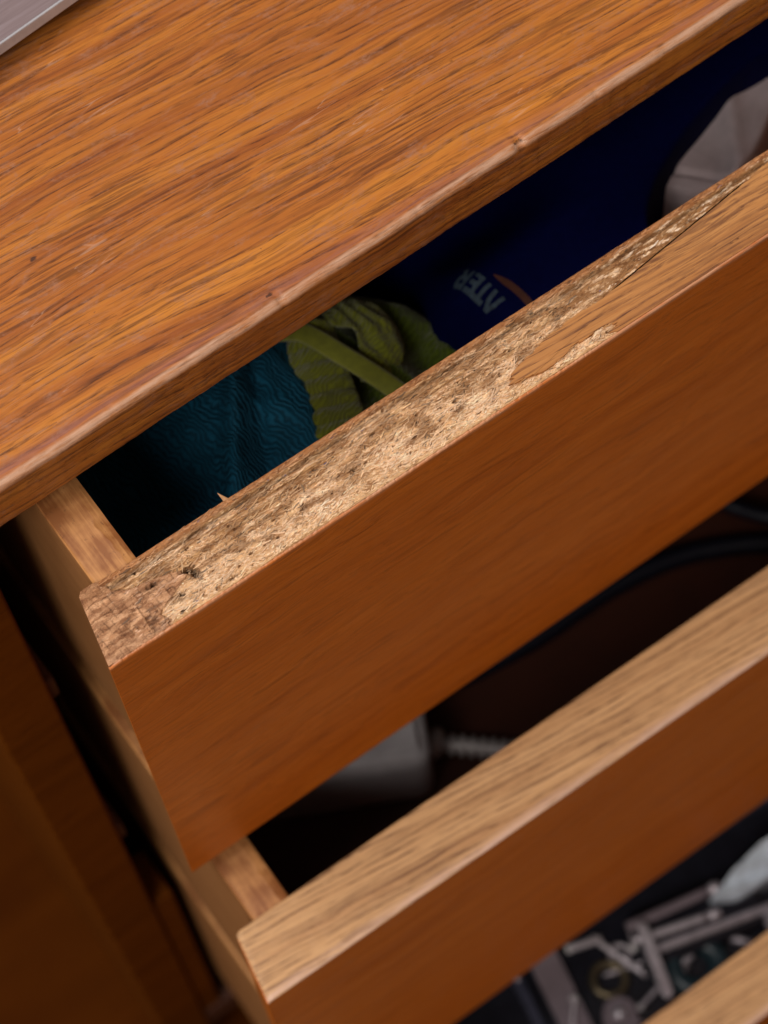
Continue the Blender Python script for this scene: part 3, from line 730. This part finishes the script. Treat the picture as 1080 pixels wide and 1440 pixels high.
# dark cable
pc = spline([(112, 58, 4), (124, 49, 4.4), (137.6, 46.5, 4.2), (158, 44.5, 4), (187, 44, 4), (210, 40.5, 4.2), (228, 34, 4.0), (246, 23, 4.2), (262, 8, 4.0), (276, -4, 4)], 12)
cb = tube('power_cable', M['cable'], None, [(p.x-180, p.y-40, p.z) for p in pc], 3.9, 14); cb.location = W3(180, 40, BOT2+.1)
tag(cb, 'thick dark navy cable curving across the bottom of the middle drawer', 'cable')
pc = spline([(232, 62, 8), (238, 50, 8.4), (243, 38.5, 9.5), (250, 27, 12.0), (262, 16, 12.5), (275, 10, 8)], 12)
cb = tube('power_cable', M['cable'], None, [(p.x-240, p.y-40, p.z) for p in pc], 3.0, 14); cb.location = W3(240, 40, BOT2+1)
tag(cb, 'short dark blue cable crossing over the thicker one at the right edge', 'cable')

# ------------------------------------------------------------------ odds and ends in the bottom drawer
tc = thing('tool_case', 'flat black tool case filling the bottom drawer under the metal odds and ends', 'case', W3(60, -60, BOT3))
box('case_body', M['black'], tc, -34, 200, -14, 150, 0, 30, 2.5, 3)
box('case_lid', M['black'], tc, -33, 199, -13, 149, 30.2, 38, 2, 3)
ZC = BOT3+38.2
sb = thing('slate_box', 'dark slate plastic box in the bottom drawer behind the metal rods', 'box', W3(152, -12, ZC), math.radians(-6))
box('box_body', M['slate'], sb, -14, 80, -8, 60, 0, 10, 2, 3); box('box_rim', M['slate'], sb, -15, 81, -9, 61, 10.1, 13, 1, 2)
def bar(name, label, cat, a, b, wid, th, mat, z0, group=None, hole=False):
    a, b = Vector((*a, 0)), Vector((*b, 0)); L = (b-a).length; ang = math.atan2((b-a).y, (b-a).x)
    r = thing(name, label, cat, W3(a.x, a.y, z0), ang, group)
    P = []; hw_ = wid/2
    for k in range(9): q_ = math.radians(90+k*180/8); P.append((hw_+math.cos(q_)*hw_, math.sin(q_)*hw_))
    for k in range(9): q_ = math.radians(-90+k*180/8); P.append((L-hw_+math.cos(q_)*hw_, math.sin(q_)*hw_))
    link('blade', bm_mesh(prism_bm(P, 0, th, .35), 'blade'), mat, r)
    bm = bmesh.new(); bmesh.ops.create_cone(bm, cap_ends=True, segments=18, radius1=wid*.26*MM, radius2=wid*.22*MM, depth=1.2*MM)
    bmesh.ops.translate(bm, verts=bm.verts, vec=(hw_*MM, 0, (th+.55)*MM)); link('rivet', bm_mesh(bm, 'rivet'), M['dull_steel'], r, True)
    return r
bar('flat_bar', 'wide pinkish-grey flat bar at the left end of the metal odds and ends', 'bar', (111.5, -8), (98.5, -70), 11.5, 3, M['pink_grey'], ZC)
bar('flat_bar', 'dark thin bar just left of the wide pinkish-grey one', 'bar', (95.5, -22), (86.5, -66), 4, 4, M['slate'], ZC)
bar('flat_bar', 'short pinkish-grey bar in front of the brass ring at the bottom edge', 'bar', (120.5, -52), (110.5, -73.8), 13, 7, M['pink_grey'], ZC)
# tweezers-like bright bar
bar('steel_strip', 'narrow bright steel strip slanting down towards the bottom drawer edge', 'steel strip', (144.0, -37), (134.5, -66), 4.2, 1.6, M['dull_steel'], ZC+14.6)
def rod(label, a, b, r, mat, tip=True, group='steel rods in the bottom drawer'):
    a, b = Vector(a), Vector(b); o = thing('steel_rod', label, 'rod', W3(a.x, a.y, a.z-r), 0, group); base = (a.x, a.y, a.z-r)
    tube('shaft', mat, o, rel([a+(b-a)*k/10 for k in range(11)], base), r, 12)
    tube('rod_tip', M['dull_steel'], o, rel([b+(b-a).normalized()*k*.8 for k in range(8)], base), r*1.35, 12, lambda u: .55+.45*math.sin(u*math.pi))
rod('longest steel rod, lying nearest the drawer front', (139, -46.5, ZC+10.5), (193, -61.5, ZC+8), 1.9, M['dull_steel'])
rod('steel rod in the middle of the three', (137.5, -40.0, ZC+11), (166.5, -49.5, ZC+11.5), 1.7, M['dull_steel'])
rod('steel rod lying farthest from the drawer front', (139.5, -34.5, ZC+11), (173, -42.0, ZC+12), 2.0, M['pink_grey'])
# support for rods: dark box underneath
s2 = thing('dark_tin', 'low dark tin carrying the three steel rods', 'tin', W3(150, -48, ZC), math.radians(-14))
box('tin_body', M['black'], s2, -12, 38, -7, 9, 0, 6.6, 1.5, 2); box('tin_lid', M['black'], s2, -12.4, 38.4, -7.4, 9.4, 6.7, 8.8, .8, 2)
# pale crumpled film packet
def hf_(x, y): return .28*(x-188)+.5*(y+49)+2.4*abs(((x*.35+y*.95) % 6)-3)/3+.9*nz(x*.15, y*.2, 8)
cushion('film_packet', 'pale bluish shiny plastic packet at the right edge of the bottom drawer', 'packet',
        [(171, -45.5), (180, -51.0), (191, -52.5), (206, -54), (216, -47), (205, -42), (188, -42)], ZC+15, ZC+.1, hf_, M['film'], edge=1.2)
def ring(name, label, cat, c, R_, r, mat, z, tilt=0, group=None):
    bm = bmesh.new(); n1, n2 = 40, 12; g = [[bm.verts.new(((R_+r*math.cos(b))*math.cos(a)*MM, (R_+r*math.cos(b))*math.sin(a)*MM, (r+r*math.sin(b))*MM)) for b in [2*math.pi*k/n2 for k in range(n2)]] for a in [2*math.pi*k/n1 for k in range(n1)]]
    for i in range(n1):
        for j in range(n2): bm.faces.new((g[i][j], g[(i+1) % n1][j], g[(i+1) % n1][(j+1) % n2], g[i][(j+1) % n2]))
    o = link(name, bm_mesh(bm, name), mat, None, True); o.location = W3(c[0], c[1], z); o.rotation_euler = (tilt, 0, 0); tag(o, label, cat, group); return o
ring('brass_ring', 'tarnished brass ring between the pinkish-grey bars', 'ring', (123.5, -44.5), 6.2, 1.7, M['brass'], ZC+.1)
ring('tape_roll', 'dark teal roll at the bottom drawer edge, right of the bright steel strip', 'roll', (152.5, -60.5), 9.0, 4.4, M['teal'], ZC-.0)
ring('split_ring', 'small steel split ring lying left of the bright steel strip', 'ring', (133, -39), 3.6, .9, M['dull_steel'], ZC+.1)
k_ = thing('metal_knob', 'small bright pinkish metal knob at the right edge of the bottom drawer', 'knob', W3(187, -67, ZC))
tube('knob_stem', M['dull_steel'], k_, [(0, 0, k) for k in range(0, 9)], 2.5, 14)
tube('knob_head', M['dull_steel'], k_, [(0, 0, 9+k*.8) for k in range(10)], 5.5, 20, lambda u: max(.1, math.sqrt(max(0, 1-(2*u-1)**2))))
# a few more odd strips catching the light
for a, b, w_, lab in (((129, -29), (136, -52), 2.4, 'thin steel pin lying just right of the brass ring'), ((160, -46), (176, -66), 3.0, 'steel pin running from the tin towards the pale packet'), ((119, -26), (131, -30), 3.2, 'short steel pin behind the brass ring')):
    A = Vector((*a, ZC+w_/2+.1)); B = Vector((*b, ZC+w_/2+.1)); o = thing('steel_pin', lab, 'pin', W3(A.x, A.y, ZC), 0, 'loose steel pins')
    tube('shaft', M['dull_steel'], o, rel([A+(B-A)*k/8 for k in range(9)], (A.x, A.y, ZC)), w_/2, 12)
    tube('pin_head', M['steel'], o, rel([A+(A-B).normalized()*k*.4 for k in range(5)], (A.x, A.y, ZC)), w_/2*1.05, 12)

rq = random.Random(11)
def screw(x, y, z, ang, L, r_, k):
    lab = ['small bright steel screw lying loose among the odds and ends in the bottom drawer', 'small screw lying loose on the black tool case'][0]
    o = thing('loose_screw', lab, 'screw', W3(x, y, z), ang, 'loose screws on the tool case')
    def rf(u): return 1-.22*(math.sin(u*2*math.pi*9) > 0)-.5*max(0, u-.85)/.15
    tube('shank', M['dull_steel'], o, [(L*i/72, 0, r_*1.7) for i in range(73)], r_, 10, rf)
    tube('screw_head', M['steel'], o, [(-1.6+i*.32, 0, r_*1.7) for i in range(6)], r_*1.9, 14, lambda u: .55+.45*u)
for k in range(9):
    x = rq.uniform(100, 184); y = -72+(x-100)*.16+rq.uniform(0, 34)
    screw(x, y, ZC+rq.choice((.2, .2, 2.5)), rq.uniform(0, 6.28), rq.uniform(9, 17), rq.uniform(.9, 1.5), k)
